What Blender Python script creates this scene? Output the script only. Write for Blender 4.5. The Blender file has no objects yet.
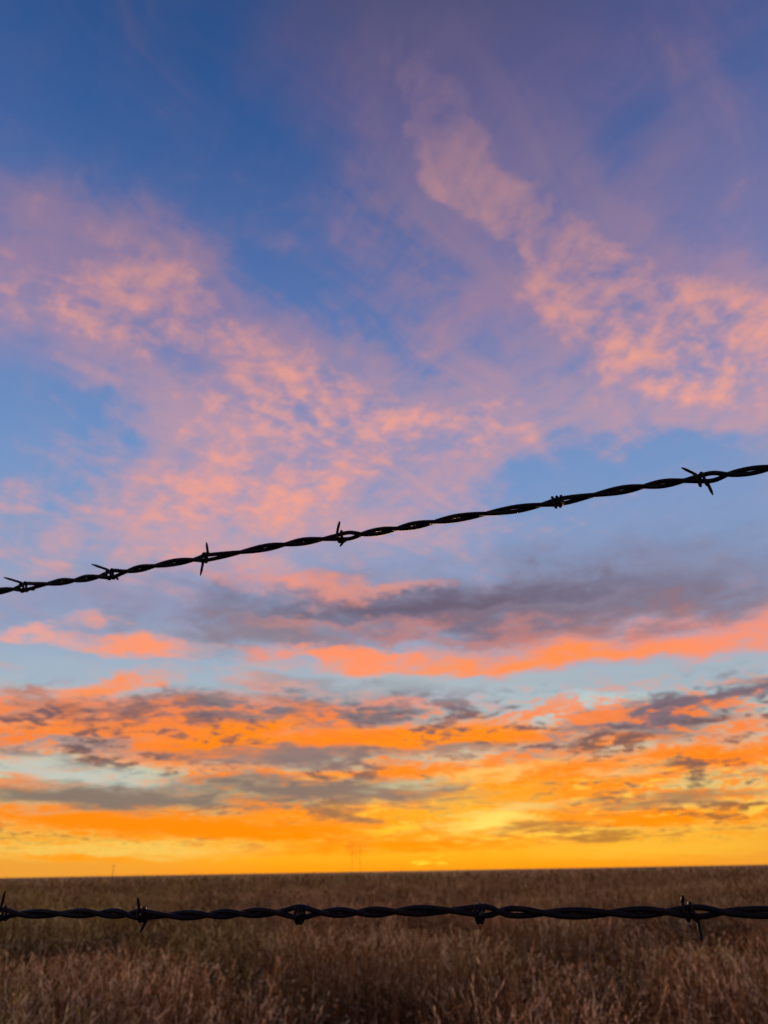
import bpy, bmesh, math, random, os
import numpy as np
from mathutils import Vector, Matrix, Euler

sc = bpy.context.scene
R = math.radians

# ---------------------------------------------------------------- camera
W, H, FPX = 768, 1024, 773.0
PITCH, ROLL = 24.9, 1.0
EYE = Vector((0.0, 0.0, 1.25))
SUN_E = 1.0
GRASS = [(.026, .012, .004), (.082, .039, .012), (.25, .125, .040), (.55, .33, .145), (.92, .74, .48)]
cam_d = bpy.data.cameras.new('camera')
cam = bpy.data.objects.new('camera', cam_d)
sc.collection.objects.link(cam)
cam_d.sensor_fit = 'VERTICAL'
cam_d.sensor_height = 36.0
cam_d.sensor_width = 27.0
cam_d.lens = 36.0 * FPX / H
cam_d.clip_start = 0.02
cam_d.clip_end = 20000
CAM_R = Matrix.Rotation(R(90 + PITCH), 3, 'X') @ Matrix.Rotation(R(-ROLL), 3, 'Z')
cam.matrix_world = Matrix.Translation(EYE) @ CAM_R.to_4x4()
sc.camera = cam


def ray(x, y):
    """direction in the world seen at a pixel of the photograph"""
    return (CAM_R @ Vector((x - W / 2, H / 2 - y, -FPX))).normalized()


def azel(x, y):
    d = ray(x, y)
    return np.array([math.degrees(math.atan2(d.x, d.y)), math.degrees(math.asin(d.z))])


def lin(c):
    return tuple((v / 255 / 12.92 if v / 255 <= 0.04045 else ((v / 255 + 0.055) / 1.055) ** 2.4) for v in c)


# ---------------------------------------------------------------- sky
sc.view_settings.view_transform = 'Standard'
sc.view_settings.look = 'None'
sc.view_settings.exposure = 0
sc.view_settings.gamma = 1
world = bpy.data.worlds.new('World')
world.use_nodes = True
world.node_tree.nodes.clear()
nt = L = AZ = EL = WP = nA = nB = nC = nD = nE = nF = None


class V:                                    # tiny wrapper: a node socket with arithmetic
    def __init__(s, sock): s.s = sock
    def __add__(a, b): return fm('ADD', a, b)
    def __sub__(a, b): return fm('SUBTRACT', a, b)
    def __mul__(a, b): return fm('MULTIPLY', a, b)
    def __truediv__(a, b): return fm('DIVIDE', a, b)


def put(inp, v):
    if isinstance(v, V): L.new(v.s, inp)
    else: inp.default_value = v


def fm(op, a, b=None, c=None, clamp=False):
    n = nt.nodes.new('ShaderNodeMath'); n.operation = op; n.use_clamp = clamp
    put(n.inputs[0], a)
    if b is not None: put(n.inputs[1], b)
    if c is not None: put(n.inputs[2], c)
    return V(n.outputs[0])


def smooth(v, a, b, lo=0.0, hi=1.0):
    n = nt.nodes.new('ShaderNodeMapRange'); n.interpolation_type = 'SMOOTHSTEP'; n.clamp = False
    put(n.inputs['Value'], v)
    for k, x in (('From Min', a), ('From Max', b), ('To Min', lo), ('To Max', hi)):
        put(n.inputs[k], x)
    return V(n.outputs[0])


def linmap(v, a, b, lo=0.0, hi=1.0):
    n = nt.nodes.new('ShaderNodeMapRange'); n.clamp = False
    put(n.inputs['Value'], v)
    for k, x in (('From Min', a), ('From Max', b), ('To Min', lo), ('To Max', hi)):
        put(n.inputs[k], x)
    return V(n.outputs[0])


def mixc(f, a, b, mode='MIX'):
    n = nt.nodes.new('ShaderNodeMix'); n.data_type = 'RGBA'; n.blend_type = mode
    put(n.inputs[0], f)
    for i, v in ((6, a), (7, b)):
        put(n.inputs[i], v if isinstance(v, V) else (*v, 1.0))
    return V(n.outputs[2])


def comb(x, y, z=0.0):
    n = nt.nodes.new('ShaderNodeCombineXYZ')
    for i, v in enumerate((x, y, z)): put(n.inputs[i], v)
    return V(n.outputs[0])


def noise(vec, scale, detail=5, rough=0.55, dist=0.0, lac=2.0, out='Fac', w=None):
    n = nt.nodes.new('ShaderNodeTexNoise')
    n.noise_dimensions = '2D'
    put(n.inputs['Vector'], vec)
    n.inputs['Scale'].default_value = scale
    n.inputs['Detail'].default_value = detail
    n.inputs['Roughness'].default_value = rough
    n.inputs['Distortion'].default_value = dist
    n.inputs['Lacunarity'].default_value = lac
    return V(n.outputs[out])


def mapping(vec, loc, rot, scale, typ='TEXTURE'):
    n = nt.nodes.new('ShaderNodeMapping'); n.vector_type = typ
    put(n.inputs['Vector'], vec)
    n.inputs['Location'].default_value = loc
    n.inputs['Rotation'].default_value = rot
    n.inputs['Scale'].default_value = scale
    return V(n.outputs[0])


def length(vec):
    n = nt.nodes.new('ShaderNodeVectorMath'); n.operation = 'LENGTH'
    put(n.inputs[0], vec)
    return V(n.outputs['Value'])


def dot(vec, c):
    n = nt.nodes.new('ShaderNodeVectorMath'); n.operation = 'DOT_PRODUCT'
    put(n.inputs[0], vec)
    n.inputs[1].default_value = c
    return V(n.outputs['Value'])


def ramp(v, stops):
    n = nt.nodes.new('ShaderNodeValToRGB')
    put(n.inputs[0], v)
    e = n.color_ramp.elements
    n.color_ramp.interpolation = 'LINEAR'
    while len(e) > 1: e.remove(e[-1])
    e[0].position, e[0].color = stops[0][0], (*lin(stops[0][1]), 1)
    for p, c in stops[1:]:
        q = e.new(p); q.color = (*lin(c), 1)
    return V(n.outputs[0])


def begin(name):
    """start one band of the sky as a node group of its own, with the directions and noises it needs"""
    global nt, L, AZ, EL, WP, nA, nB, nC, nD, nE, nF
    nt = bpy.data.node_groups.new(name, 'ShaderNodeTree')
    nt.interface.new_socket('Shader', in_out='OUTPUT', socket_type='NodeSocketShader')
    L = nt.links
    dx, dy, dz = direction()
    # the cloud sheet: a plane overhead seen in perspective
    den = fm('MAXIMUM', dz, 0.0) + 0.12
    PL = comb(dx / den, dy / den)
    wrp = nt.nodes.new('ShaderNodeTexNoise'); wrp.noise_dimensions = '2D'
    put(wrp.inputs['Vector'], PL)
    wrp.inputs['Scale'].default_value = 2.6
    wrp.inputs['Detail'].default_value = 7
    wrp.inputs['Roughness'].default_value = 0.62
    sepw = nt.nodes.new('ShaderNodeSeparateColor')
    L.new(wrp.outputs['Color'], sepw.inputs[0])
    wx, wy = (V(sepw.outputs[i]) - 0.5 for i in range(2))
    amp = smooth(EL, 0.0, 30.0)
    high = smooth(EL, 22.0, 40.0)
    WP = comb(AZ + wx * (amp * 8.0 + high * 5.0 + 5.0), EL + wy * (amp * 8.0 + high * 5.0 + 1.2), 1.0)     # ragged az / el
    PLs = mapping(PL, (0, 0, 0), (0, 0, R(46)), (2.1, 1.0, 1.0))
    PLf = mapping(PL, (0, 0, 0), (0, 0, R(-53)), (3.0, 1.0, 1.0))
    nA = noise(PLs, 6.5, 7, 0.60, 0.6) - 0.5          # wisps along the drift
    nB = noise(PL, 21.0, 6, 0.62, 0.15) - 0.5         # small cloudlets
    nF = noise(PLf, 9.0, 6, 0.62, 0.4) - 0.5          # fine streaks across the drift
    nE = noise(PL, 2.0, 7, 0.56, 0.5) - 0.5           # large breaks in the low cloud
    nC = noise(PL, 5.0, 5, 0.52, 0.4) - 0.5           # broken low cloud
    nD = noise(PL, 16.0, 4, 0.5, 0.5) - 0.5          # ripples in low cloud


def finish(closure):
    o = nt.nodes.new('NodeGroupOutput')
    L.new(closure.s, o.inputs[0])
    return nt


def direction():
    global AZ, EL
    tc = nt.nodes.new('ShaderNodeTexCoord')
    sep = nt.nodes.new('ShaderNodeSeparateXYZ')
    L.new(tc.outputs['Generated'], sep.inputs[0])
    dx, dy, dz = (V(sep.outputs[i]) for i in range(3))
    AZ = fm('MULTIPLY', fm('ARCTAN2', dx, dy), 180 / math.pi)
    EL = fm('MULTIPLY', fm('ARCSINE', dz), 180 / math.pi)
    return dx, dy, dz


def ellipse(x, y, rx, ry, ang):
    """an ellipse given where it is seen, as the matching patch of azimuth and elevation"""
    c = azel(x, y)
    e = 2.0
    J = np.stack([(azel(x + e, y) - azel(x - e, y)) / (2 * e), (azel(x, y + e) - azel(x, y - e)) / (2 * e)], 1)
    a = R(ang)
    A = J @ np.array([[math.cos(a), math.sin(a)], [-math.sin(a), math.cos(a)]]) @ np.diag([rx, ry])
    U, S, _ = np.linalg.svd(A)
    return c, math.atan2(U[1, 0], U[0, 0]), S


def radius(s, vec):
    c, rot, S = ellipse(*s[:5])
    ca, sa = math.cos(rot), math.sin(rot)
    u = dot(vec, (ca / S[0], sa / S[0], -(c[0] * ca + c[1] * sa) / S[0]))
    v = dot(vec, (-sa / S[1], ca / S[1], (c[0] * sa - c[1] * ca) / S[1]))
    return fm('SQRT', fm('MULTIPLY_ADD', u, u, v * v))


def spread(s):
    """the elevations an ellipse can reach once its edge is ragged"""
    c, rot, S = ellipse(*s[:5])
    h = math.hypot(S[0] * math.sin(rot), S[1] * math.cos(rot))
    m = 1.2 + 0.09 * max(c[1], 0)
    return c[1] - h - m, c[1] + h + m


def reaches(s, band):
    a, b = spread(s)
    return b > band[0] and a < band[1]


def field(blobs, band, grow=1.3):
    tot = None
    for b in blobs:
        if not reaches(b, band): continue
        v = smooth(radius(b, WP), 0.0, grow, b[5], 0.0)
        tot = v if tot is None else tot + v
    return tot


# ---- clear sky, by elevation (the rows are where the photograph shows them in its middle)
def eln(y): return (azel(384, y)[1] + 4.0) / 96.0


def clear_sky():
    clear = ramp(linmap(EL, -4.0, 92.0), [
        (0.0, (120, 80, 50)), (eln(872), (252, 152, 18)), (eln(856), (252, 172, 30)), (eln(836), (248, 186, 66)),
        (eln(805), (226, 196, 122)), (eln(770), (196, 198, 168)), (eln(730), (176, 196, 190)), (eln(690), (160, 182, 196)),
        (eln(640), (142, 166, 196)), (eln(560), (126, 154, 196)), (eln(480), (112, 146, 196)), (eln(380), (92, 128, 184)),
        (eln(280), (74, 110, 170)), (eln(180), (56, 94, 154)), (eln(80), (40, 82, 140)), (eln(0), (33, 76, 134)), (1.0, (20, 48, 92))])
    # away from the sunset the low sky is dusky blue
    dusk = ramp(linmap(EL, -4.0, 92.0), [(0.0, (70, 56, 66)), (0.06, (140, 112, 128)), (0.2, (150, 124, 148)), (0.5, (84, 92, 136)), (1.0, (20, 48, 92))])
    away = smooth(fm('ABSOLUTE', AZ), 50.0, 130.0)
    sky_c = mixc(away, clear, dusk)
    # the glow is palest at both sides of the sun
    side = smooth(fm('ABSOLUTE', AZ - 3.0), 9.0, 26.0) * smooth(EL, 3.5, 0.5)
    sky_c = mixc(side * 0.8, sky_c, lin((234, 160, 62)))
    return sky_c


# ---- high veil and the pink cloud in it
VEIL = [(560, 60, 420, 230, -35, 1.0), (350, 40, 150, 190, -62, .8), (640, 300, 330, 190, -20, .9), (440, 190, 150, 120, -50, .8),
        (40, 270, 290, 150, -10, 1.0), (250, 390, 300, 150, -22, 1.0), (200, 540, 300, 110, 5, .9),
        (500, 560, 300, 60, 5, .4), (-120, 420, 200, 200, 0, .4), (900, 300, 260, 260, 0, .7)]
GAP = [(120, 50, 140, 110, 30, .85), (230, 150, 190, 46, -54, .8), (340, 250, 100, 30, -48, .2), (60, 425, 140, 26, -4, .5), (165, 425, 50, 16, -10, .6),
       (10, 480, 60, 40, 0, .6), (600, 75, 70, 60, 20, .6), (590, 140, 60, 50, 20, .4), (580, 475, 230, 44, 8, .4), (700, 250, 70, 24, 30, .3)]
PINK = [(405, 105, 70, 30, -65, .7), (435, 165, 80, 36, -55, .7), (495, 228, 100, 42, -42, .6), (575, 285, 110, 46, -32, .5),
        (380, 50, 130, 70, -60, .5), (415, 115, 90, 44, -62, .9), (450, 180, 100, 56, -50, .95), (515, 235, 130, 64, -38, 1.0), (570, 285, 140, 70, -30, .95),
        (650, 335, 150, 72, -18, .95), (745, 350, 120, 60, 14, .95), (700, 295, 110, 56, -10, .65), (480, 210, 190, 110, -42, .4), (640, 385, 170, 44, -4, .6), (540, 300, 120, 60, -40, .4),
        (40, 292, 170, 46, -6, 1.0), (150, 255, 110, 50, -42, .85), (30, 240, 120, 66, -20, .5), (120, 340, 130, 60, -25, .65), (190, 320, 150, 60, -25, .85), (270, 385, 140, 70, -24, 1.0),
        (370, 410, 150, 66, -12, .95), (480, 425, 120, 40, -5, .9), (200, 370, 120, 60, -30, .6), (330, 330, 120, 60, -30, .55), (60, 400, 120, 40, 0, .3), (480, 130, 120, 40, -55, .3), (330, 120, 140, 30, -58, .25),
        (230, 480, 190, 56, -4, .9), (130, 495, 140, 40, 6, .6), (340, 480, 150, 56, 0, .7), (250, 545, 190, 40, 8, .8), (110, 560, 150, 30, 4, .35),
        (385, 585, 150, 24, 0, .5), (680, 130, 160, 50, 40, .45), (640, 50, 120, 50, 40, .4), (740, 200, 130, 60, 20, .45), (500, 60, 140, 60, -50, .35), (560, 180, 120, 50, 40, .4), (60, 480, 60, 40, 0, .3)]
VEIL_C = [(eln(640), (176, 158, 176)), (eln(540), (158, 156, 186)), (eln(430), (138, 140, 182)), (eln(320), (120, 120, 168)),
          (eln(200), (104, 104, 152)), (eln(100), (92, 90, 138)), (eln(0), (80, 80, 120)), (1.0, (40, 54, 94))]
MID_C = [(eln(640), (236, 158, 140)), (eln(540), (214, 158, 160)), (eln(430), (186, 150, 168)), (eln(320), (160, 130, 158)),
         (eln(200), (134, 116, 148)), (eln(100), (112, 100, 138)), (eln(0), (90, 86, 122)), (1.0, (50, 56, 94))]
PINK_C = [(eln(640), (255, 156, 106)), (eln(540), (255, 162, 130)), (eln(430), (250, 166, 140)), (eln(320), (226, 156, 142)),
          (eln(200), (200, 144, 142)), (eln(100), (168, 126, 140)), (eln(0), (120, 102, 134)), (1.0, (60, 60, 96))]
VEIL_OP, MID_OP, PINK_OP, PINK_E, DARK_RIP, LIGHT_RIP = 0.92, 0.78, 0.92, (0.35, 1.75), 0.92, 0.85

LOW_DARK = [(eln(870), (196, 120, 40)), (eln(830), (160, 104, 58)), (eln(790), (112, 86, 78)), (eln(740), (104, 82, 88)), (eln(690), (110, 96, 114))]
LOW_FIRE = [(eln(870), (255, 164, 4)), (eln(830), (255, 142, 0)), (eln(780), (255, 130, 0)), (eln(740), (255, 126, 14)), (eln(690), (255, 136, 72))]

# ---- low cloud, bank by bank: x, y, rx, ry, tilt, colour, opacity, edge softness, raggedness
BANKS = [
    (640, 560, 330, 46, 6, (122, 138, 176), .55, 1.0, .5),
    (120, 605, 240, 26, 2, (140, 144, 178), .8, 1.0, .6),
    (560, 600, 440, 50, 5, (130, 126, 152), .9, .9, .6),
    (440, 610, 260, 32, 3, (102, 92, 114), 1.0, .9, .9),
    (620, 618, 230, 20, 6, (124, 106, 122), .8, .9, .8),
    (250, 632, 150, 26, -4, (136, 122, 136), .85, .9, .9),
    (330, 624, 110, 8, -2, (206, 138, 128), .6, 1.0, 1.2),
    (450, 634, 130, 8, 2, (200, 128, 120), .6, 1.0, 1.2),
    (560, 606, 120, 8, 8, (146, 132, 152), .6, 1.2, 1.2),
    (300, 587, 90, 15, -4, (252, 150, 112), .85, 1.1, 1.2),
    (395, 586, 70, 10, 4, (226, 150, 136), .7, .9, 1.1),
    (30, 632, 75, 9, -8, (240, 162, 146), .85, .9, .9),
    (140, 643, 75, 15, -9, (255, 151, 107), .95, .8, .9),
    (620, 642, 330, 34, 5, (222, 134, 112), .75, 1.6, 1.0),
    (600, 652, 340, 20, 4, (252, 142, 96), .95, 1.3, .9),
    (570, 658, 340, 11, 4, (255, 144, 80), 1.0, .9, .7),
    (340, 657, 100, 11, -3, (255, 145, 99), .95, .6, .9),
    (730, 636, 150, 28, 6, (252, 145, 118), .8, 1.3, .7),
    (60, 672, 140, 18, 0, (160, 178, 196), .7, .9, .8),
    (440, 684, 260, 16, 0, (168, 184, 192), .85, .9, .8),
    (690, 676, 190, 16, 6, (160, 178, 190), .85, .9, .8),
    (330, 690, 170, 15, 0, (148, 156, 166), .7, .9, .9),
    (110, 688, 75, 13, 8, (255, 145, 81), .95, .7, 1.0),
    (265, 684, 55, 10, -10, (250, 156, 118), .9, .8, 1.0),
    (40, 704, 130, 13, -2, (132, 122, 132), .85, .8, 1.0),
    (130, 733, 300, 38, -2, (255, 133, 38), .95, .7, 1.2),
    (190, 712, 180, 24, 2, (120, 92, 96), .8, .9, 1.6),
    (330, 712, 160, 20, -2, (120, 110, 118), 1.0, .7, .9),
    (400, 706, 90, 4, -2, (240, 152, 130), .7, .9, 1.0),
    (30, 742, 100, 12, -6, (150, 150, 152), .8, .9, 1.0),
    (110, 748, 90, 10, -6, (138, 136, 140), .75, .9, 1.1),
    (240, 735, 90, 18, 16, (255, 135, 5), 1.0, .6, .8),
    (40, 758, 80, 6, -10, (134, 116, 110), .85, .8, 1.0),
    (180, 790, 60, 6, -14, (176, 176, 154), .7, .9, .8),
    (220, 770, 120, 12, -8, (255, 137, 43), .6, .9, 1.4),
    (430, 739, 220, 18, 2, (255, 139, 11), 1.0, .6, .8),
    (560, 785, 250, 44, 2, (255, 145, 10), .95, .8, 1.0),
    (375, 772, 160, 11, 2, (255, 135, 15), .95, .7, 1.0),
    (270, 780, 60, 6, -6, (176, 172, 156), .7, .9, .9),
    (390, 815, 260, 15, 0, (255, 143, 9), .95, .7, 1.0),
    (275, 806, 45, 6, 0, (150, 116, 90), .8, .8, 1.2),
    (600, 706, 110, 12, 8, (184, 206, 206), .9, .9, .8),
    (560, 735, 90, 12, 20, (156, 138, 136), .8, .9, 1.2),
    (690, 706, 160, 22, 12, (122, 104, 116), 1.0, .7, 1.0),
    (640, 735, 130, 14, 10, (140, 112, 110), .85, .8, 1.2),
    (715, 690, 50, 7, 6, (176, 198, 204), .8, .9, .9),
    (610, 742, 60, 8, 8, (255, 139, 43), .95, .7, 1.1),
    (735, 730, 80, 10, 12, (240, 130, 70), .8, .9, 1.2),
    (700, 760, 180, 18, 6, (255, 133, 21), 1.0, .7, .9),
    (700, 785, 80, 12, 2, (226, 196, 122), .95, .7, .9),
    (745, 776, 70, 3, 6, (168, 130, 100), .7, .9, 1.0),
    (690, 816, 190, 10, 2, (255, 143, 10), .95, .7, 1.0),
    (660, 848, 160, 14, 2, (248, 190, 58), .7, .9, .7),
    (110, 850, 200, 12, 0, (245, 198, 90), .95, .7, .6),
    (80, 858, 90, 5, -3, (255, 154, 16), .9, .8, .9),
    (400, 846, 190, 10, 2, (255, 141, 2), .9, .8, .9),
    (215, 652, 50, 8, -4, (150, 162, 182), .8, 1.0, .8),
    (290, 684, 90, 12, -4, (152, 152, 164), .8, 1.0, .8),
]
FIRE = [                                            # thin cloud close to the hidden sun
    (455, 802, 120, 26, 6, (255, 196, 52), .75, 1.2, 1.1),
    (500, 770, 70, 10, 10, (255, 206, 110), .7, 1.0, 1.2),
    (620, 770, 60, 8, 8, (250, 196, 120), .7, 1.0, 1.2),
]
LATE = [                                            # the banks that lie in front of the ripples
    (75, 776, 150, 19, -8, (186, 200, 192), .9, .9, .5),
    (105, 799, 190, 17, -2, (130, 115, 105), 1.0, .7, .45),
    (40, 810, 80, 4, -4, (176, 186, 160), .7, .9, .8),
    (180, 826, 290, 15, -3, (255, 137, 5), 1.0, .6, .8),
    (300, 757, 140, 13, 0, (130, 114, 114), .95, .8, 1.0),
    (448, 750, 60, 7, 0, (142, 124, 118), .9, .8, 1.1),
    (320, 791, 185, 17, -2, (124, 110, 104), 1.0, .7, .9),
    (415, 786, 60, 6, 3, (190, 186, 150), .85, .9, .9),
    (340, 815, 44, 11, -6, (140, 104, 78), .95, .8, 1.0),
    (660, 800, 110, 8, 4, (152, 118, 88), .9, .8, .9),
    (490, 820, 58, 15, 8, (255, 220, 104), 1.0, .9, 1.0),
    (400, 828, 46, 5, 6, (255, 200, 50), .8, .9, .9),
    (530, 806, 60, 7, 6, (240, 196, 110), .8, .9, 1.0),
    (545, 826, 60, 6, 4, (170, 118, 60), .85, .8, .9),
    (600, 838, 55, 6, 2, (172, 118, 54), .9, .8, .9),
    (420, 862, 12, 2.4, 20, (255, 224, 60), .9, .9, .5),
    (441, 862, 8, 2.4, -10, (255, 222, 60), .9, .9, .5),
]


def band_colour(band):
    """the sky between two elevations: clear air, veil, pink cloud, then the low banks that reach there"""
    begin('sky_band')
    c = clear_sky()
    gap, veil = field(GAP, band), field(VEIL, band)
    mid, pink = field(PINK, band, 2.2), field(PINK, band, 1.25)
    el = linmap(EL, -4.0, 92.0)
    cells = nB * smooth(EL, 52.0, 32.0, 0.22, 1.0)
    wisp = nA * 1.5 + nF * 0.9
    if veil:
        if gap: veil = veil - gap * 0.8
        c = mixc(smooth(smooth(veil, 0.0, 1.5) * 0.88 + 0.12 + wisp * 0.55, -0.15, 0.95) * VEIL_OP, c, ramp(el, VEIL_C))
    if pink:
        if gap: pink, mid = pink - gap * 0.5, mid - gap * 0.85
        c = mixc(smooth(smooth(mid, 0.0, 2.2) + wisp * 1.4 + cells * 0.8, 0.05, 1.4) * MID_OP, c, ramp(el, MID_C))
        c = mixc(smooth(smooth(pink, 0.0, 1.8) + wisp * 1.1 + cells * 1.7, PINK_E[0], PINK_E[1]) * PINK_OP, c, ramp(el, PINK_C))
    def lay(c, banks):
        for b in banks:
            if reaches(b, band):
                r = radius(b, WP)
                f = smooth(fm('MULTIPLY_ADD', rag, b[8] * 0.95, fm('SUBTRACT', 1.08, r)), -0.12, b[7] * 1.15, 0.0, b[6])
                c = mixc(f, c, lin(b[5]))
        return c

    rag = nC * 1.0 + nD * 0.35
    c = lay(c, BANKS)
    if band[0] < 16:
        # ripples: thinner and thicker cloud let more or less of the fire through
        rip = smooth(EL, 0.9, 2.6) * smooth(EL, 12.6, 9.8)
        t = nE * 0.85 + nC * 0.75 + nD * 0.5
        c = mixc(smooth(t, 0.02, 0.22) * rip * DARK_RIP, c, ramp(el, LOW_DARK))
        c = mixc(smooth(t * -1.0, -0.01, 0.17) * rip * LIGHT_RIP, c, ramp(el, LOW_FIRE))
        u = nE * 0.5 - nC * 0.9 + nD * 0.5
        c = mixc(smooth(u, 0.06, 0.26) * smooth(EL, 1.0, 2.0) * smooth(EL, 8.0, 5.0) * smooth(AZ, -14.0, 0.0) * 0.85, c, lin((255, 204, 74)))
    c = lay(lay(c, FIRE), LATE)
    return finish(background(c))


def background(c, strength=1.0):
    n = nt.nodes.new('ShaderNodeBackground')
    put(n.inputs[0], c)
    n.inputs[1].default_value = strength
    return V(n.outputs[0])


def mixs(f, a, b):
    n = nt.nodes.new('ShaderNodeMixShader')
    for i, v in enumerate((f, a, b)): put(n.inputs[i], v)
    return V(n.outputs[0])


def step_at(e): return smooth(EL, e - 0.3, e + 0.3)


bands = [band_colour(b) for b in ((-5, 9.4), (8.6, 16.4), (15.6, 24.4), (23.6, 38.4), (37.6, 90))]
begin('sky_behind')
rear_tree = finish(background(mixc(0.4, clear_sky(), ramp(linmap(EL, -4.0, 92.0), VEIL_C))))
nt = world.node_tree
L = nt.links
direction()


def group(tree):
    n = nt.nodes.new('ShaderNodeGroup')
    n.node_tree = tree
    return V(n.outputs[0])


low = mixs(step_at(9.0), group(bands[0]), group(bands[1]))
low = mixs(step_at(16.0), low, group(bands[2]))
high = mixs(step_at(38.0), group(bands[3]), group(bands[4]))
front = mixs(step_at(24.0), low, high)
rear = fm('MAXIMUM', smooth(fm('ABSOLUTE', AZ), 62.0, 88.0), smooth(EL, 66.0, 76.0))
whole = mixs(rear, front, group(rear_tree))

SUN_AZ, SUN_EL = azel(430, 862)
st = nt.nodes.new('ShaderNodeTexSky'); st.sky_type = 'NISHITA'; st.sun_disc = False
st.sun_elevation = R(max(SUN_EL, 0.6)); st.sun_rotation = R(SUN_AZ)
add = nt.nodes.new('ShaderNodeAddShader')
L.new(background(V(st.outputs[0]), 0.008).s, add.inputs[0]); L.new(whole.s, add.inputs[1])
wo = nt.nodes.new('ShaderNodeOutputWorld'); L.new(add.outputs[0], wo.inputs[0])
sc.world = world
world.cycles.sampling_method = 'MANUAL'
world.cycles.sample_map_resolution = 256
sc.cycles.use_adaptive_sampling = True
sc.cycles.adaptive_threshold = 0.015
sc.cycles.adaptive_min_samples = 6



# ---------------------------------------------------------------- light
sun_d = bpy.data.lights.new('sun', 'SUN')
sun_d.energy = SUN_E
sun_d.angle = R(4.0)
sun_d.color = (1.0, 0.56, 0.24)
sun = bpy.data.objects.new('sun', sun_d)
sc.collection.objects.link(sun)
sdir = Vector((math.sin(R(SUN_AZ)) * math.cos(R(2.2)), math.cos(R(SUN_AZ)) * math.cos(R(2.2)), math.sin(R(2.2))))
sun.rotation_euler = sdir.to_track_quat('Z', 'Y').to_euler()

# ---------------------------------------------------------------- helpers
random.seed(4)
rng = np.random.default_rng(11)


def link(name, me, parent=None, mat=None):
    o = bpy.data.objects.new(name, me)
    sc.collection.objects.link(o)
    if parent: o.parent = parent
    if mat and me: me.materials.append(mat)
    return o


def tag(o, label=None, cat=None, group=None, kind=None):
    for k, v in (('label', label), ('category', cat), ('group', group), ('kind', kind)):
        if v: o[k] = v
    return o


def material(name):
    m = bpy.data.materials.new(name)
    m.use_nodes = True
    t = m.node_tree
    b = t.nodes['Principled BSDF']
    return m, t, b


def mesh_from(name, verts, faces, smooth_=False):
    me = bpy.data.meshes.new(name)
    me.from_pydata(verts, [], faces)
    me.update()
    if smooth_: me.polygons.foreach_set('use_smooth', [True] * len(me.polygons))
    return me


def tube(pts, radii, n=8):
    """a round wire through points"""
    pts = [Vector(p) for p in pts]
    verts, faces = [], []
    ref = None
    for i, p in enumerate(pts):
        t = (pts[min(i + 1, len(pts) - 1)] - pts[max(i - 1, 0)]).normalized()
        if ref is None:
            ref = t.orthogonal().normalized()
        ref = (ref - t * ref.dot(t)).normalized()
        b = t.cross(ref)
        for k in range(n):
            a = 2 * math.pi * k / n
            verts.append(p + (ref * math.cos(a) + b * math.sin(a)) * radii[i])
    for i in range(len(pts) - 1):
        for k in range(n):
            faces.append((i * n + k, i * n + (k + 1) % n, (i + 1) * n + (k + 1) % n, (i + 1) * n + k))
    faces.append(tuple(range(n - 1, -1, -1)))
    faces.append(tuple(range((len(pts) - 1) * n, len(pts) * n)))
    return verts, faces


# ---------------------------------------------------------------- barbed wire
FENCE_D, FENCE_T = 0.47, 0.335                     # the fence runs past the camera: y = D - T x


def on_fence(x, y, off=0.0):
    d = ray(x, y)
    s = FENCE_D / (d.y + FENCE_T * d.x)
    n = Vector((-FENCE_T, -1, 0)).normalized()
    return EYE + d * s + n * off


wire_m, t, b = material('weathered_wire')
tcn = t.nodes.new('ShaderNodeTexCoord'); nz = t.nodes.new('ShaderNodeTexNoise')
nz.inputs['Scale'].default_value = 260; nz.inputs['Detail'].default_value = 5
cr = t.nodes.new('ShaderNodeValToRGB')
cr.color_ramp.elements[0].position = 0.4; cr.color_ramp.elements[0].color = (0.007, 0.007, 0.009, 1)
cr.color_ramp.elements[1].position = 0.72; cr.color_ramp.elements[1].color = (0.020, 0.012, 0.008, 1)
t.links.new(tcn.outputs['Object'], nz.inputs['Vector']); t.links.new(nz.outputs['Fac'], cr.inputs[0])
t.links.new(cr.outputs[0], b.inputs['Base Color'])
b.inputs['Roughness'].default_value = 0.5
b.inputs['Specular IOR Level'].default_value = 0.12
bp = t.nodes.new('ShaderNodeBump'); bp.inputs['Strength'].default_value = 0.35; bp.inputs['Distance'].default_value = 0.0004
t.links.new(nz.outputs['Fac'], bp.inputs['Height']); t.links.new(bp.outputs[0], b.inputs['Normal'])

RS, RB = 0.00144, 0.00090                          # strand and barb radius


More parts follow.
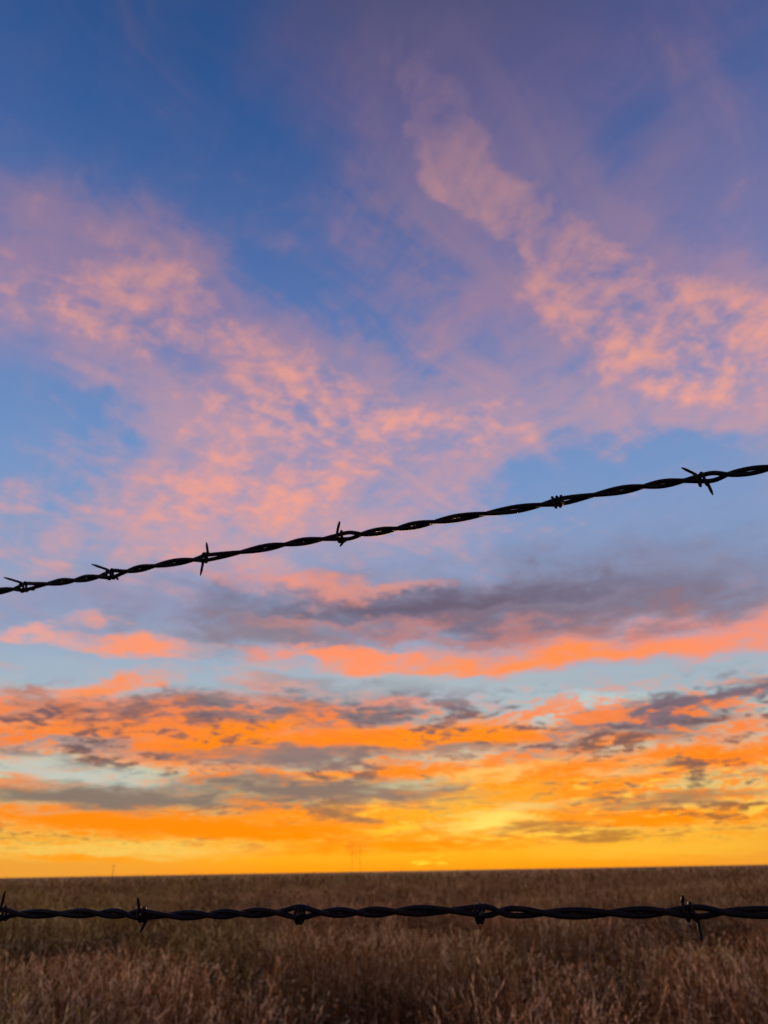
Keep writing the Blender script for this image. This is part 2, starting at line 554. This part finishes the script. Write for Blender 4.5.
def barbed_wire(a_px, b_px, barbs, label, turns_seed, half=0.0285):
    rnd = random.Random(turns_seed)
    A, B = on_fence(*a_px), on_fence(*b_px)
    T = (B - A).normalized()
    N = Vector((-FENCE_T, -1, 0)).normalized()     # towards the camera
    U = N.cross(T).normalized()
    if U.z < 0: U = -U
    root = bpy.data.objects.new('barbed_wire', None)
    root.empty_display_size = 0.1
    sc.collection.objects.link(root)
    mid = on_fence((a_px[0] + b_px[0]) / 2, (a_px[1] + b_px[1]) / 2)
    root.location = mid
    tag(root, label, 'barbed wire', 'strands of the barbed wire fence')
    # where along the wire each barb sits (s measured from A)
    pos = []
    for q in barbs:
        p = on_fence(q['x'], a_px[1] + (b_px[1] - a_px[1]) * (q['x'] - a_px[0]) / (b_px[0] - a_px[0]))
        pos.append((p - A).dot(T))
    ext = []                                       # the wire goes on outside the picture with barbs of the same kind
    s = pos[0]
    for _ in range(6): s -= rnd.uniform(0.085, 0.11); ext.append((s, None))
    s = pos[-1]
    for _ in range(6): s += rnd.uniform(0.085, 0.11); ext.append((s, None))
    stops = sorted([(p, q) for p, q in zip(pos, barbs)] + ext, key=lambda v: v[0])
    ks = [s for s, _ in stops]
    ph, phs = 0.0, []
    for i, s in enumerate(ks):
        if i: ph += math.pi * max(1, round((s - ks[i - 1]) / half))
        phs.append(ph)
    lo, hi = -5.0, 3.5

    def phase(s):
        if s <= ks[0]: return phs[0] - (ks[0] - s) / half * math.pi
        if s >= ks[-1]: return phs[-1] + (s - ks[-1]) / half * math.pi
        i = max(k for k in range(len(ks)) if ks[k] <= s)
        i = min(i, len(ks) - 2)
        f = (s - ks[i]) / (ks[i + 1] - ks[i])
        f = f - 0.04 * math.sin(2 * math.pi * f + turns_seed * i) + 0.04 * math.sin(turns_seed * i)
        return phs[i] + (phs[i + 1] - phs[i]) * f

    def opening(s):
        w = 0.0
        for k, (c, q) in enumerate(stops):
            o = (q or {}).get('open', 0.0009)
            sh = (q or {}).get('shift', 0.0)
            w += o * math.exp(-((s - c - sh) / 0.0085) ** 2)
        return w

    def wob(s): return U * (0.0006 * math.sin(s * 23 + turns_seed) + 0.0004 * math.sin(s * 57 + 2 * turns_seed))

    ss = []
    s = lo
    while s < hi:
        ss.append(s)
        s += 0.0018 if ks[0] - 0.1 < s < ks[-1] + 0.1 else 0.005
    for side in (0, 1):
        pts = []
        for s in ss:
            a = phase(s) + math.pi * side
            r = RS * 1.0 + opening(s)
            pts.append(A + T * s + wob(s) + U * (math.cos(a) * r) + N * (math.sin(a) * RS * 1.0) - mid)
        me = mesh_from('strand', *tube(pts, [RS] * len(pts), 9), True)
        link('strand', me, root, wire_m)
    for c, q in stops:
        q = q or {'x': None, 'up': (rnd.uniform(-.006, .004), rnd.uniform(.008, .013)), 'dn': (rnd.uniform(-.003, .006), -rnd.uniform(.008, .013))}
        C = A + T * c + wob(c)
        if q['x'] is not None:
            def local(px):                         # where a barb's tip is seen
                v = on_fence(*px) - C
                return v.dot(T), v.dot(U)
            up = local(q['up']) if 'up' in q else None
            dn = local(q['dn']) if 'dn' in q else None
        else:
            up, dn = q['up'], q['dn']
        ru = RS * 2 + RB * 0.55 + q.get('open', 0.0009) * 0.4
        rn = RS + RB * 1.1
        turns = q.get('turns', 1.7)
        wid = q.get('wid', 0.0052)
        path = []
        a0 = math.pi / 2
        m = int(22 * turns)
        for i in range(m + 1):
            f = i / m
            a = a0 - f * 2 * math.pi * turns
            path.append(C + T * ((f - .5) * wid * q.get('dir', 1)) + U * (math.sin(a) * ru + q.get('sag', 0.0)) + N * (math.cos(a) * rn))
        first = [C + T * up[0] + U * up[1] + N * (rn * 0.9)] if up else [path[0] - N * 0.010 + T * 0.001 + U * 0.001]
        last = [C + T * dn[0] + U * dn[1] + N * (rn * 0.9)] if dn else [path[-1] + N * 0.009 - U * 0.0015]

        def ease(p, k):                            # the point leaves the coil in a straight line
            return [p.lerp(k, g) for g in (0.0, 0.12, 0.3, 0.5, 0.7, 0.86)]
        head = ease(first[0], path[0] + N * (rn * 0.25))
        tail = ease(last[0], path[-1] + N * (rn * 0.25))[::-1]
        pts = [p - mid for p in head + path + tail]
        rad = [RB * .12, RB * .62, RB * .95] + [RB] * (len(pts) - 6) + [RB * .95, RB * .62, RB * .12]
        me = mesh_from('barb', *tube(pts, rad, 8), True)
        link('barb', me, root, wire_m)
    return root


barbed_wire((0, 591), (768, 468), [
    dict(x=24, up=(5, 578), dn=(37, 591), open=.0011, dir=1, wid=.006),
    dict(x=111, up=(93, 565), dn=(120, 581), open=.0011, wid=.006),
    dict(x=205, up=(208, 543), dn=(202, 577), open=.0004, wid=.0045, dir=-1),
    dict(x=341, up=(341, 522), dn=(341, 548), open=.0013, shift=.010, wid=.005),
    dict(x=558, open=.0002, wid=.0065, turns=2.4),
    dict(x=701, up=(681, 469), dn=(713, 497), open=.0015, shift=.010, wid=.006, sag=-.0006)],
    'upper barbed wire, slanting up to the right across the open sky', 3, 0.0300)
barbed_wire((0, 914), (768, 911), [
    dict(x=4, up=(8, 890), open=.0007, wid=.005),
    dict(x=143, up=(140, 897), dn=(142, 933), open=.0007, shift=-.008, wid=.0055),
    dict(x=300, open=.0013, sag=-.0016, wid=.0045, turns=2.2),
    dict(x=480, open=.0013, shift=.008, sag=-.0016, wid=.0045, turns=2.2),
    dict(x=690, up=(683, 895), dn=(702, 942), open=.0011, shift=.009, wid=.006)],
    'lower barbed wire, stretched level in front of the brown field', 8, 0.0265)

# ---------------------------------------------------------------- the field


def ground_z(x, y):
    r = np.hypot(x, y)
    u = np.clip((r - 15) / 135, 0, 1)
    rise = 0.10 * u * u * (3 - 2 * u)
    fall = np.clip((r - 190) / 600, 0, 1) * 3.0
    bump = 0.05 * np.sin(x * .31 + 1.3) * np.sin(y * .23) + 0.03 * np.sin(x * .83 + y * .41) * np.clip(r / 6, 0, 1)
    return rise - fall + bump * np.clip((300 - r) / 200, 0, 1)


soil_m, t, b = material('field_soil')
tcn = t.nodes.new('ShaderNodeTexCoord'); nz = t.nodes.new('ShaderNodeTexNoise')
nz.inputs['Scale'].default_value = 0.9; nz.inputs['Detail'].default_value = 10; nz.inputs['Roughness'].default_value = 0.7
cr = t.nodes.new('ShaderNodeValToRGB')
cr.color_ramp.elements[0].position = 0.3; cr.color_ramp.elements[0].color = (0.035, 0.02, 0.01, 1)
cr.color_ramp.elements[1].position = 0.72; cr.color_ramp.elements[1].color = (0.10, 0.06, 0.03, 1)
t.links.new(tcn.outputs['Object'], nz.inputs['Vector']); t.links.new(nz.outputs['Fac'], cr.inputs[0])
t.links.new(cr.outputs[0], b.inputs['Base Color'])
b.inputs['Roughness'].default_value = 0.95
bp = t.nodes.new('ShaderNodeBump'); bp.inputs['Strength'].default_value = 0.8; bp.inputs['Distance'].default_value = 0.05
t.links.new(nz.outputs['Fac'], bp.inputs['Height']); t.links.new(bp.outputs[0], b.inputs['Normal'])
rr = [0, 1, 2, 3, 4, 5, 6, 7, 8, 10, 12, 14, 17, 20, 24, 28, 34, 40, 48, 58, 70, 85, 100, 120, 145, 175, 210, 260, 330, 430, 560, 700, 800, 1200, 2500, 5000, 9000]
NA = 160
vs = [(0, 0, float(ground_z(0, 0)))]
for r in rr[1:]:
    for k in range(NA):
        a = 2 * math.pi * k / NA
        x, y = r * math.sin(a), r * math.cos(a)
        vs.append((x, y, float(ground_z(x, y))))
fs = [(0, 1 + (k + 1) % NA, 1 + k) for k in range(NA)]
for i in range(len(rr) - 2):
    o0, o1 = 1 + i * NA, 1 + (i + 1) * NA
    for k in range(NA):
        k2 = (k + 1) % NA
        fs.append((o0 + k, o0 + k2, o1 + k2, o1 + k))
tag(link('field', mesh_from('field', vs, fs, True), None, soil_m), kind='structure')

# dry grass: blades, stalks and seed heads, all one uncountable stand
GV, GF, GT, GH = [], [], [], []
nv = 0


def ribbons(base, tip, width, side, bend, tint, prof, hue):
    """N ribbons from base to tip, prof = relative half width at each step; bend = sideways sag at the tip"""
    global nv
    n, k = len(base), len(prof)
    f = np.linspace(0, 1, k)[None, :, None]
    c = base[:, None, :] + (tip - base)[:, None, :] * f + bend[:, None, :] * (f ** 2 - f)
    w = (width[:, None] * np.array(prof)[None, :])[:, :, None] * side[:, None, :]
    v = np.stack([c - w, c + w], 2).reshape(n, k * 2, 3)
    idx = np.arange(n)[:, None, None] * (2 * k) + nv
    q = np.array([[2 * i, 2 * i + 1, 2 * i + 3, 2 * i + 2] for i in range(k - 1)])[None]
    GV.append(v.reshape(-1, 3)); GF.append((idx + q).reshape(-1, 4)); GT.append(np.repeat(tint, (k - 1))); GH.append(np.repeat(hue, (k - 1)))
    nv += n * k * 2


WAVES = [(2 * np.pi / l, a, p_, w) for l, a, p_, w in zip(
    (0.45, 0.6, 0.8, 1.0, 1.4, 1.9, 2.6, 3.7, 5.5, 9.0), rng.uniform(0, np.pi, 10), rng.uniform(0, 6.28, 10), (.5, .6, .7, .8, .9, 1, 1, 1, 1, 1))]


def patch(x, y, shift=0.0):
    """slow variation over the field, 0..1: taller, paler stands and thin dark ones"""
    v = 0
    for k, a, p_, w in WAVES:
        a = a + shift
        v = v + w * np.sin(k * (x * np.cos(a) + y * np.sin(a)) + p_ + 2.0 * np.sin(k * .37 * (x * np.sin(a) - y * np.cos(a)) + p_ * 2))
    return np.clip(0.5 + 0.17 * v, 0, 1)


def stand(n, r0, r1, spread, leaves, scale, seg, heads=0.7, wide=1.0, hmul=1.0, spik=6):
    a = R(spread) * rng.uniform(-1, 1, n)
    r = r0 * (r1 / r0) ** (rng.uniform(0, 1, n) ** 0.85)
    x, y = r * np.sin(a), r * np.cos(a)
    p = patch(x, y)
    keep = rng.uniform(0, 1, n) < 0.12 + 1.5 * p
    x, y, p = x[keep], y[keep], p[keep]
    n = len(x)
    z = ground_z(x, y)
    h = np.clip(rng.normal(0.52, 0.10, n), 0.2, 0.85) * (0.38 + 1.02 * p) * hmul
    h = np.minimum(h, .74 * hmul)
    base = np.stack([x, y, z - 0.02], 1)
    kind = rng.uniform(0, 1, n)
    hue = np.clip(patch(x * .45, y * .45, 1.0) + rng.normal(0, .18, n) + np.clip((-x - 1.0) * .08, 0, .25), 0, 1)
    tint = np.clip(0.12 + 0.62 * p * rng.uniform(0.3, 1.2, n) + rng.normal(0, 0.14, n), 0, 1)
    ang = rng.uniform(0, 2 * np.pi, n)
    lean = np.stack([np.cos(ang) + 0.5, np.sin(ang), np.zeros(n)], 1) * (h * rng.uniform(.05, .32, n))[:, None]
    tip = base + lean + np.stack([np.zeros(n), np.zeros(n), h], 1)
    sa = rng.uniform(0, np.pi, n)
    side = np.stack([np.cos(sa), np.sin(sa), np.zeros(n)], 1)
    bend = lean * 0.8
    ribbons(base, tip, np.full(n, 0.0016 * scale), side, bend, tint, [1, .9, .7] if seg > 2 else [1, .6], hue)
    # seed heads
    m = kind < heads
    k = m.sum()
    hb, L_ = tip[m], (tip - base)[m]
    d = L_ / np.linalg.norm(L_, axis=1)[:, None] + rng.normal(0, .55, (k, 3))
    hl = rng.uniform(.03, .085, k)[:, None] * (0.6 + 0.4 * scale ** .5) * wide
    ht = np.clip(tint[m] + rng.uniform(-.15, .3, k) + (rng.uniform(0, 1, k) < .2) * .6, 0, 1)
    per = spik
    for q in range(per):                            # spikelets along the head
        f = (q + .5) / per
        sp = d + rng.normal(0, .55, (k, 3)) * (1.1 - .6 * f)
        sp /= np.linalg.norm(sp, axis=1)[:, None]
        c0 = hb + d * hl * (f * 1.1 - .25)
        sl = hl * (1.9 / per + .12) * rng.uniform(.7, 1.3, (k, 1))
        an_ = rng.uniform(0, np.pi, k)
        s2 = np.stack([np.cos(an_), np.sin(an_), np.zeros(k)], 1)
        ribbons(c0, c0 + sp * sl, rng.uniform(.0018, .0042, k) * scale ** .7 * (1 if per > 1 else 2.0), s2, d * 0, np.clip(ht + rng.normal(0, .08, k), 0, 1), [.25, 1, .1], hue[m])
    # leaves
    for _ in range(leaves):
        f = rng.uniform(.0, .7, n)[:, None]
        lb = base + (tip - base) * f
        la = rng.uniform(0, 2 * np.pi, n)
        ll = (rng.uniform(.05, .17, n) * (0.6 + 0.6 * p) * scale ** .3)[:, None]
        up = rng.uniform(-.2, .9, n)
        dv = np.stack([np.cos(la), np.sin(la), up], 1)
        dv /= np.linalg.norm(dv, axis=1)[:, None]
        lt = lb + dv * ll
        sd = np.stack([-np.sin(la), np.cos(la), rng.normal(0, .4, n)], 1)
        ribbons(lb, lt, rng.uniform(.0016, .0034, n) * scale, sd, np.stack([np.zeros(n), np.zeros(n), ll[:, 0] * -.5], 1),
                np.clip(tint + rng.normal(-.05, .16, n), 0, 1), [.7, 1, .05] if seg > 2 else [.8, 1, .1], hue)


stand(52000, 3.1, 9, 42, 4, 1.0, 3, .75, 1.0, 1.0, 8)
stand(90000, 8, 26, 38, 3, 1.6, 2, .8, 1.1, 1.0, 5)
stand(90000, 24, 75, 36, 2, 3.2, 2, .8, 1.3, .9, 2)
stand(70000, 70, 230, 36, 2, 8.0, 2, .8, 2.0, .80, 1)
stand(2000, 100, 200, 36, 1, 5.0, 2, .9, 1.6, .98, 1)


def weeds(n, r0, r1, spread, stems, dots, size):
    """bushy weeds with small pale seed tufts standing through the grass"""
    a = R(spread) * rng.uniform(-1, 1, n)
    r = r0 * (r1 / r0) ** (rng.uniform(0, 1, n) ** 0.8)
    cx, cy = r * np.sin(a), r * np.cos(a)
    pp = patch(cx, cy, 2.0)
    ok = rng.uniform(0, 1, n) < 0.15 + 1.2 * pp ** 2
    cx, cy, pp = cx[ok], cy[ok], pp[ok]
    n = len(cx)
    H = np.minimum(rng.uniform(.36, .66, n) * (.6 + .6 * pp), .6)
    T0 = np.clip(rng.normal(.22, .12, n), 0, 1)
    Hu = np.clip(rng.normal(.5, .3, n), 0, 1)
    pale = np.clip(rng.normal(.92, .16, n), 0, 1)
    rep_ = lambda v, k: np.repeat(v, k, 0)
    N = n * stems
    base = np.stack([rep_(cx, stems), rep_(cy, stems), ground_z(rep_(cx, stems), rep_(cy, stems))], 1)
    sp = rng.uniform(0, 2 * np.pi, N)
    out = rng.uniform(.02, .2, N) * size
    hh = rep_(H, stems) * rng.uniform(.6, 1.0, N)
    tip = base + np.stack([np.cos(sp) * out, np.sin(sp) * out, hh], 1)
    sa = rng.uniform(0, np.pi, N)
    side = np.stack([np.cos(sa), np.sin(sa), np.zeros(N)], 1)
    ribbons(base, tip, np.full(N, .0016 * size), side, np.stack([np.zeros(N), np.zeros(N), hh * -.15], 1), rep_(T0, stems), [1, .8, .5], rep_(Hu, stems))
    M = N * dots                                    # seed tufts and small curled leaves
    f = rng.uniform(.45, 1.05, M)[:, None]
    c0 = rep_(base, dots) + (rep_(tip, dots) - base.repeat(dots, 0)) * f + rng.normal(0, .016, (M, 3)) * size
    leafy = (rng.uniform(0, 1, M) < .45)
    dv = rng.normal(0, 1, (M, 3)); dv /= np.linalg.norm(dv, axis=1)[:, None]
    s2 = np.cross(dv, rng.normal(0, 1, (M, 3))); s2 /= np.linalg.norm(s2, axis=1)[:, None]
    L_ = rng.uniform(.010, .026, M) * size * np.where(leafy, 1.7, 1)
    tt = np.where(leafy, rep_(rep_(T0, stems), dots) + rng.normal(.05, .1, M), rep_(rep_(pale, stems), dots) + rng.normal(0, .15, M))
    ribbons(c0, c0 + dv * L_[:, None], L_ * np.where(leafy, .24, .46), s2, dv * 0, np.clip(tt, 0, 1), [.35, 1, .25], rep_(rep_(Hu, stems), dots))


weeds(6000, 3.4, 14, 42, 11, 11, 1.0)
weeds(8000, 13, 45, 38, 6, 7, 1.5)
V_ = np.concatenate(GV); F_ = np.concatenate(GF); T_ = np.concatenate(GT)
me = bpy.data.meshes.new('dry_grass')
me.vertices.add(len(V_)); me.vertices.foreach_set('co', V_.astype(np.float32).ravel())
me.loops.add(F_.size); me.loops.foreach_set('vertex_index', F_.astype(np.int32).ravel())
me.polygons.add(len(F_)); me.polygons.foreach_set('loop_start', np.arange(0, F_.size, 4, dtype=np.int32))
at = me.attributes.new('tint', 'FLOAT', 'FACE'); at.data.foreach_set('value', T_.astype(np.float32))
at = me.attributes.new('hue', 'FLOAT', 'FACE'); at.data.foreach_set('value', np.concatenate(GH).astype(np.float32))
me.update(calc_edges=True)
grass_m, t, b = material('dry_grass')
an = t.nodes.new('ShaderNodeAttribute'); an.attribute_name = 'tint'
cr = t.nodes.new('ShaderNodeValToRGB')
e = cr.color_ramp.elements
e[0].position = 0.0; e[0].color = (*GRASS[0], 1)
e[1].position = 1.0; e[1].color = (*GRASS[-1], 1)
for i, c in enumerate(GRASS[1:-1]):
    q = e.new((i + 1) / (len(GRASS) - 1)); q.color = (*c, 1)
t.links.new(an.outputs['Fac'], cr.inputs[0])
ah = t.nodes.new('ShaderNodeAttribute'); ah.attribute_name = 'hue'
hr = t.nodes.new('ShaderNodeValToRGB')             # rust, straw and olive stands
e = hr.color_ramp.elements
e[0].position = 0.15; e[0].color = (1.0, .80, .62, 1)
e[1].position = 0.9; e[1].color = (.82, .88, .5, 1)
q = e.new(0.62); q.color = (1, .93, .84, 1)
mu = t.nodes.new('ShaderNodeMix'); mu.data_type = 'RGBA'; mu.blend_type = 'MULTIPLY'; mu.inputs[0].default_value = 1
t.links.new(ah.outputs['Fac'], hr.inputs[0]); t.links.new(cr.outputs[0], mu.inputs[6]); t.links.new(hr.outputs[0], mu.inputs[7])
t.links.new(mu.outputs[2], b.inputs['Base Color'])
b.inputs['Roughness'].default_value = 0.8
b.inputs['Specular IOR Level'].default_value = 0.2
tr = t.nodes.new('ShaderNodeBsdfTranslucent'); t.links.new(mu.outputs[2], tr.inputs[0])
ms = t.nodes.new('ShaderNodeMixShader'); ms.inputs[0].default_value = 0.35
t.links.new(b.outputs[0], ms.inputs[1]); t.links.new(tr.outputs[0], ms.inputs[2])
t.links.new(ms.outputs[0], t.nodes['Material Output'].inputs[0])
tag(link('dry_grass', me, None, grass_m), 'dry brown grass with pale seed heads covering the field', 'grass', kind='stuff')

# ---------------------------------------------------------------- far poles on the horizon
far_m, t, b = material('far_timber')
nz = t.nodes.new('ShaderNodeTexNoise'); nz.inputs['Scale'].default_value = 6
cr = t.nodes.new('ShaderNodeValToRGB')
cr.color_ramp.elements[0].color = (0.12, 0.085, 0.06, 1); cr.color_ramp.elements[1].color = (0.2, 0.15, 0.11, 1)
t.links.new(nz.outputs['Fac'], cr.inputs[0]); t.links.new(cr.outputs[0], b.inputs['Base Color'])


def bar(name, p, q, r, root, n=8, taper=1.0):
    me = mesh_from(name, *tube([p, q], [r, r * taper], n))
    return link(name, me, root, far_m)


def far_spot(px, dist):
    a = R(azel(px, 870)[0])
    x, y = dist * math.sin(a), dist * math.cos(a)
    return Vector((x, y, float(ground_z(x, y)))), -a


loc, rot = far_spot(356, 760)
tw = bpy.data.objects.new('power_pylon', None); sc.collection.objects.link(tw)
tw.location = loc; tw.rotation_euler.z = rot
tag(tw, 'tall two-legged power pylon standing faint on the horizon against the orange glow', 'power pylon')
for s in (-1, 1): bar('leg', (s * 3.9, 0, -.5), (s * 3.6, 0, 27), .15, tw, 8, .7)
bar('crossarm', (-8.5, 0, 24.5), (8.5, 0, 24.5), .10, tw)
for s in (-1, 1): bar('brace', (s * 3.8, .25, 10), (-s * 3.65, .25, 21), .06, tw)
for x in (-7.5, 0, 7.5): bar('insulator', (x, 0, 24.3), (x, 0, 22.2), .05, tw)
loc, rot = far_spot(113, 330)
up_ = bpy.data.objects.new('utility_pole', None); sc.collection.objects.link(up_)
up_.location = loc; up_.rotation_euler.z = rot
tag(up_, 'short thin pole sticking up from the horizon at the left of the field', 'pole')
bar('post', (0, 0, -.4), (0.05, 0, 5.6), .10, up_, 10, .75)
bar('crossarm', (-.7, .0, 5.2), (.8, .0, 5.25), .06, up_)

# ---------------------------------------------------------------- lens and render settings
cam_d.dof.use_dof = True
cam_d.dof.focus_distance = 0.45
cam_d.dof.aperture_fstop = 27.18 / 2.0
sc.render.engine = 'CYCLES'
sc.cycles.max_bounces = 4
sc.cycles.diffuse_bounces = 2
sc.cycles.glossy_bounces = 2
sc.cycles.transmission_bounces = 2
sc.cycles.use_denoising = True
